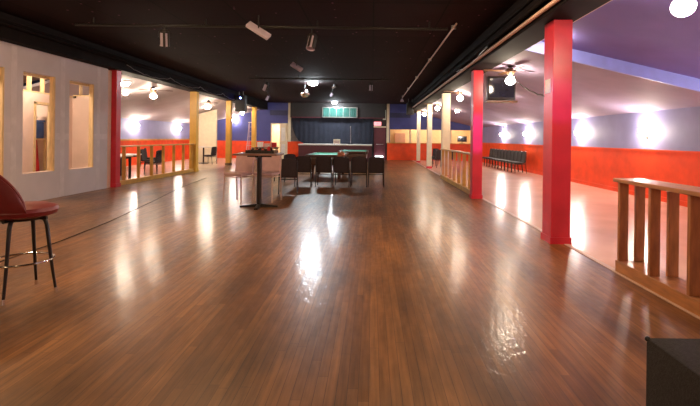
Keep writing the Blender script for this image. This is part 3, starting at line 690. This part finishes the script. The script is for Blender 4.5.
# pub table
o = empty('pub_table', (-2.23, 8.95, 0), 'tall brown pub table on a black cross base', 'table')
box(-.42, .42, -.4, .4, 1.035, 1.07, bev=.008).build('table_top', m_tabtop, o)
MB().cyl((0, 0, .04), (0, 0, 1.0), .05).build('pole', m_blackm, o)
MB().box(-.24, .24, -.03, .03, .995, 1.034).box(-.03, .03, -.24, .24, .995, 1.034).build('top_bracket', m_blackm, o)
mb = MB()
for a in (0, PI / 2):
    t = Matrix.Rotation(a + .08, 4, 'Z')
    b = [(-.37, .0), (-.37, .03), (-.06, .065), (.06, .065), (.37, .03), (.37, 0)]
    q = MB().prism(b, 'y', -.035, .035)
    for v in q.bm.verts: v.co = t @ v.co
    me = bpy.data.meshes.new('t'); q.bm.to_mesh(me); q.bm.free(); mb.bm.from_mesh(me); bpy.data.meshes.remove(me)
mb.build('cross_base', m_blackm, o)
o = empty('serving_tray', (-2.2, 9.0, 1.07), 'black tray on the pub table holding glasses and bottles', 'tray')
box(-.27, .27, -.17, .17, 0, .015).build('tray_floor', m_blackm, o)
MB().box(-.28, .28, -.18, -.165, 0, .06).box(-.28, .28, .165, .18, 0, .06).box(-.28, -.265, -.165, .165, 0, .06).box(.265, .28, -.165, .165, 0, .06).build('tray_rim', m_blackm, o, smooth=False)
gl = None
for i, (x, yy, nm) in enumerate(((-.17, -.05, 'leftmost'), (-.05, .06, 'second from left'), (.08, -.04, 'third from left'), (.19, .05, 'rightmost'))):
    if gl is None: gl = q = MB().lathe([(0, 0), (.03, 0), (.038, .1), (.034, .1), (.028, .008), (0, .008)]).build('tumbler', m_chrome)
    else: q = gl.copy(); C.objects.link(q)
    q.location = (-2.2 + x, 9.0 + yy, 1.0855); tag(q, 'small tumbler on the black tray, ' + nm, 'glass', 'tumblers on the black tray')
q = empty('sauce_bottle', (-2.08, 9.08, 1.0855), 'red sauce bottle standing on the black tray', 'bottle')
MB().lathe([(0, 0), (.03, 0), (.032, .09), (.014, .12), (0, .12)]).build('bottle_body', m_cloth, q); MB().lathe([(0, .12), (.014, .12), (.006, .15), (0, .15)]).build('cap', m_white, q)
# pool tables
def pool(x, y, label):
    o = empty('pool_table', (x, y, 0), label, 'pool table', group=None)
    hw, hl = .66, 1.25
    box(-hw + .06, hw - .06, -hl + .06, hl - .06, .46, .74, bev=.02).build('cabinet', m_rail, o)
    box(-hw + .1, hw - .1, -hl + .1, hl - .1, .74, .785).build('felt_bed', m_felt, o, smooth=False)
    MB().box(-hw, -hw + .1, -hl, hl, .74, .82, bev=.012).box(hw - .1, hw, -hl, hl, .74, .82, bev=.012).box(-hw + .1, hw - .1, -hl, -hl + .1, .74, .82, bev=.012).box(-hw + .1, hw - .1, hl - .1, hl, .74, .82, bev=.012).build('rails', m_rail, o)
    MB().box(-hw + .1, -hw + .15, -hl + .16, hl - .16, .785, .815).box(hw - .15, hw - .1, -hl + .16, hl - .16, .785, .815).box(-hw + .16, hw - .16, -hl + .1, -hl + .15, .785, .815).box(-hw + .16, hw - .16, hl - .15, hl - .1, .785, .815).build('cushions', m_felt, o, smooth=False)
    for sx in (-1, 1):
        for sy in (-1, 0, 1): MB().lathe([(.0, .7), (.05, .7), (.062, .81), (.062, .825), (.045, .825), (.04, .72), (0, .715)], (sx * (hw - .07), sy * (hl - .07), 0), 16).build('pocket', m_black, o)
        for sy in (-1, 1):
            MB().lathe([(0, 0), (.05, 0), (.06, .06), (.07, .3), (.095, .46), (0, .46)], (sx * (hw - .2), sy * (hl - .25), 0), 16).build('leg', m_rail, o)
    return o
pt = pool(-1.56, 16.25, 'pool table with green felt behind the row of dark chairs')
p2 = copy_tree(pt); p2.location = (-.82, 20.4, 0); p2['label'] = 'second pool table with green felt, farther back near the stage'
mb = MB(); g = []
for i in range(11):
    a = i / 10; g.append([])
    for j in range(9):
        b = j / 8; x = -.12 + .24 * b
        if a < .45: p = (x, .22 - .24 * a / .45, .055 + .05 * math.sin(b * 5 + 1) * math.sin(a * 6) + .10 * (1 - abs(2 * b - 1)) * (1 - a / .6) )
        else: p = (x * (1 - .5 * (a - .45)), -.025 - .012 * math.sin(b * 7), .05 - .24 * (a - .45) / .55)
        g[-1].append(p)
mb.shell(g, lambda i, j: Vector((0, -.004, .004))); o = mb.build('draped_cloth', m_ocl, loc=(-1.03, 15.0, .80)); tag(o, 'orange-brown cloth draped over the front right corner of the pool table', 'cloth')

def plain_table(x, y, w_, d_, h_, label, top, leg):
    o = empty('table', (x, y, 0), label, 'table')
    box(-w_ / 2, w_ / 2, -d_ / 2, d_ / 2, h_ - .035, h_, bev=.006).build('table_top', top, o)
    MB().box(-w_ / 2 + .06, w_ / 2 - .06, -d_ / 2 + .06, d_ / 2 - .06, h_ - .1, h_ - .035).build('apron', leg, o, smooth=False)
    for sx in (-1, 1):
        for sy in (-1, 1): box(-.03, .03, -.03, .03, 0, h_ - .035).build('leg', leg, o, loc=(sx * (w_ / 2 - .07), sy * (d_ / 2 - .07), 0), smooth=False)
    return o
plain_table(-7.95, 13.7, .75, 1.2, .76, 'black-legged table behind the left railing, nearer', m_white, m_blackm)
plain_table(-8.3, 15.0, .75, 1.0, .76, 'black-legged table behind the left railing, farther', m_white, m_blackm)
o = empty('round_table', (-8.6, 23.0, 0), 'round pale table before the cream partition', 'table')
MB().lathe([(0, .81), (.42, .81), (.43, .83), (.42, .85), (0, .85)]).build('table_top', m_white, o); MB().cyl((0, 0, .03), (0, 0, .81), .04).build('pole', m_blackm, o)
MB().lathe([(0, 0), (.26, 0), (.25, .025), (.05, .05), (0, .05)]).build('base', m_blackm, o)
# step ladder at the back left
o = empty('step_ladder', (-7.35, 27.4, 0), 'pale aluminium step ladder by the farthest yellow column', 'ladder')
for sx in (-1, 1):
    MB().tube([(sx * .24, -.3, 0), (sx * .14, 0, 2.25)], .022).build('front_rail', m_par, o)
    MB().tube([(sx * .26, .4, 0), (sx * .14, .06, 2.2)], .018).build('rear_rail', m_par, o)
for k in range(7):
    f = (k + 1) / 8; hw = .24 - .1 * f
    box(-hw, hw, -.3 + .3 * f - .05, -.3 + .3 * f + .05, 2.25 * f, 2.25 * f + .02).build('tread', m_par, o, smooth=False)
box(-.17, .17, -.1, .12, 2.24, 2.28, bev=.006).build('top_cap', m_white, o)
# side table with odds and ends by the ladder
plain_table(-6.1, 26.2, 1.3, .6, .8, 'dark table with boxes left of the stage', m_dwood, m_blackm)
for i, (x, hh, m, nm) in enumerate(((-6.5, .26, m_white, 'white box on the dark table, left end'), (-6.1, .18, m_tan, 'tan box on the dark table, middle'), (-5.7, .24, m_cloth, 'red box on the dark table, right end'))):
    o = empty('storage_box', (x, 26.2, .8), nm, 'box', rz=.1 * i)
    box(-.15, .15, -.12, .12, 0, hh, bev=.008).build('carton', m, o); box(-.155, .155, -.125, .125, hh, hh + .03, bev=.006).build('lid', m, o)
# monitor on the pass-through ledge
o = empty('small_television', (5.75, 28.72, 1.125), 'small dark television on the tan ledge at the back', 'television')
box(-.16, .16, -.06, .06, 0, .02, bev=.004).build('base', m_blackm, o); MB().cyl((0, 0, .02), (0, 0, .1), .02).build('neck', m_blackm, o)
box(-.3, .3, -.025, .025, .1, .46, bev=.008).build('casing', m_blackm, o); box(-.28, .28, -.03, -.025, .12, .44).build('screen', m_screen, o)
o = empty('kitchen_cabinet', (1.9, 30.75, 0), 'brown cupboard in the room behind the pass-through', 'cabinet')
box(-.35, .35, -.25, .2, 0, 1.75, bev=.008).build('body', m_tan, o)
for sx in (-1, 1): dd = box(sx * .175 - .165, sx * .175 + .165, -.27, -.25, .9, 1.72).build('door', m_tan, o); MB().ball((sx * .03, -.285, 1.3), .02).build('knob', m_steel, dd)
# storage seen through the second opening
o = empty('storage_shelf', (-8.8, 12.0 - .55, 0), 'raw pine storage shelf behind the inner doorway', 'shelf')
for sx in (-1, 1):
    for sy in (-1, 1): box(-.025, .025, -.025, .025, 0, 1.25).build('post', m_stud, o, loc=(sx * .25, sy * .32, 0), smooth=False)
for z in (.4, 1.255): box(-.28, .28, -.35, .35, z, z + .03).build('shelf_board', m_stud, o, smooth=False)
o = empty('storage_tote', (-8.8, 11.45, 1.287), 'blue plastic tote on the shelf behind the inner doorway', 'storage box')
box(-.24, .24, -.3, .3, 0, .42, bev=.02).build('tub', m_bluep, o); box(-.26, .26, -.32, .32, .42, .47, bev=.012).build('lid', m_bluep, o)
o = MB().lathe([(0, 0), (.2, 0), (.23, .06), (.2, .16), (.1, .22), (.05, .25), (.07, .29), (0, .28)], seg=20).build('sack', m_white, loc=(-8.8, 11.45, 1.76)); tag(o, 'white sack lying on the blue tote', 'sack')
g = []
for i in range(15):
    b = i / 14; g.append([(-8.49 + .02 * math.sin(i * 1.4), 11.3 + (b - .5) * (.16 + .26 * (1 - j / 8)), .25 + 1.0 * j / 8) for j in range(9)])
mb = MB(); mb.shell(g, lambda i, j: Vector((.006, 0, 0))); o = mb.build('hanging_cloth', m_cloth); tag(o, 'red tapering cloth hanging below the blue tote', 'cloth')
# dark seam along the floor and a stray cable
o = MB().tube([(-4.02, 4.2, .004), (-4.05, 5.84, .004), (-4.2, 7.2, .004), (-4.6, 9.4, .004), (-5.12, 12.0, .004), (-5.5, 15, .004)], .006, 6).build('floor_cable', m_cord); tag(o, 'dark cable lying along the wood floor at left', 'cable')
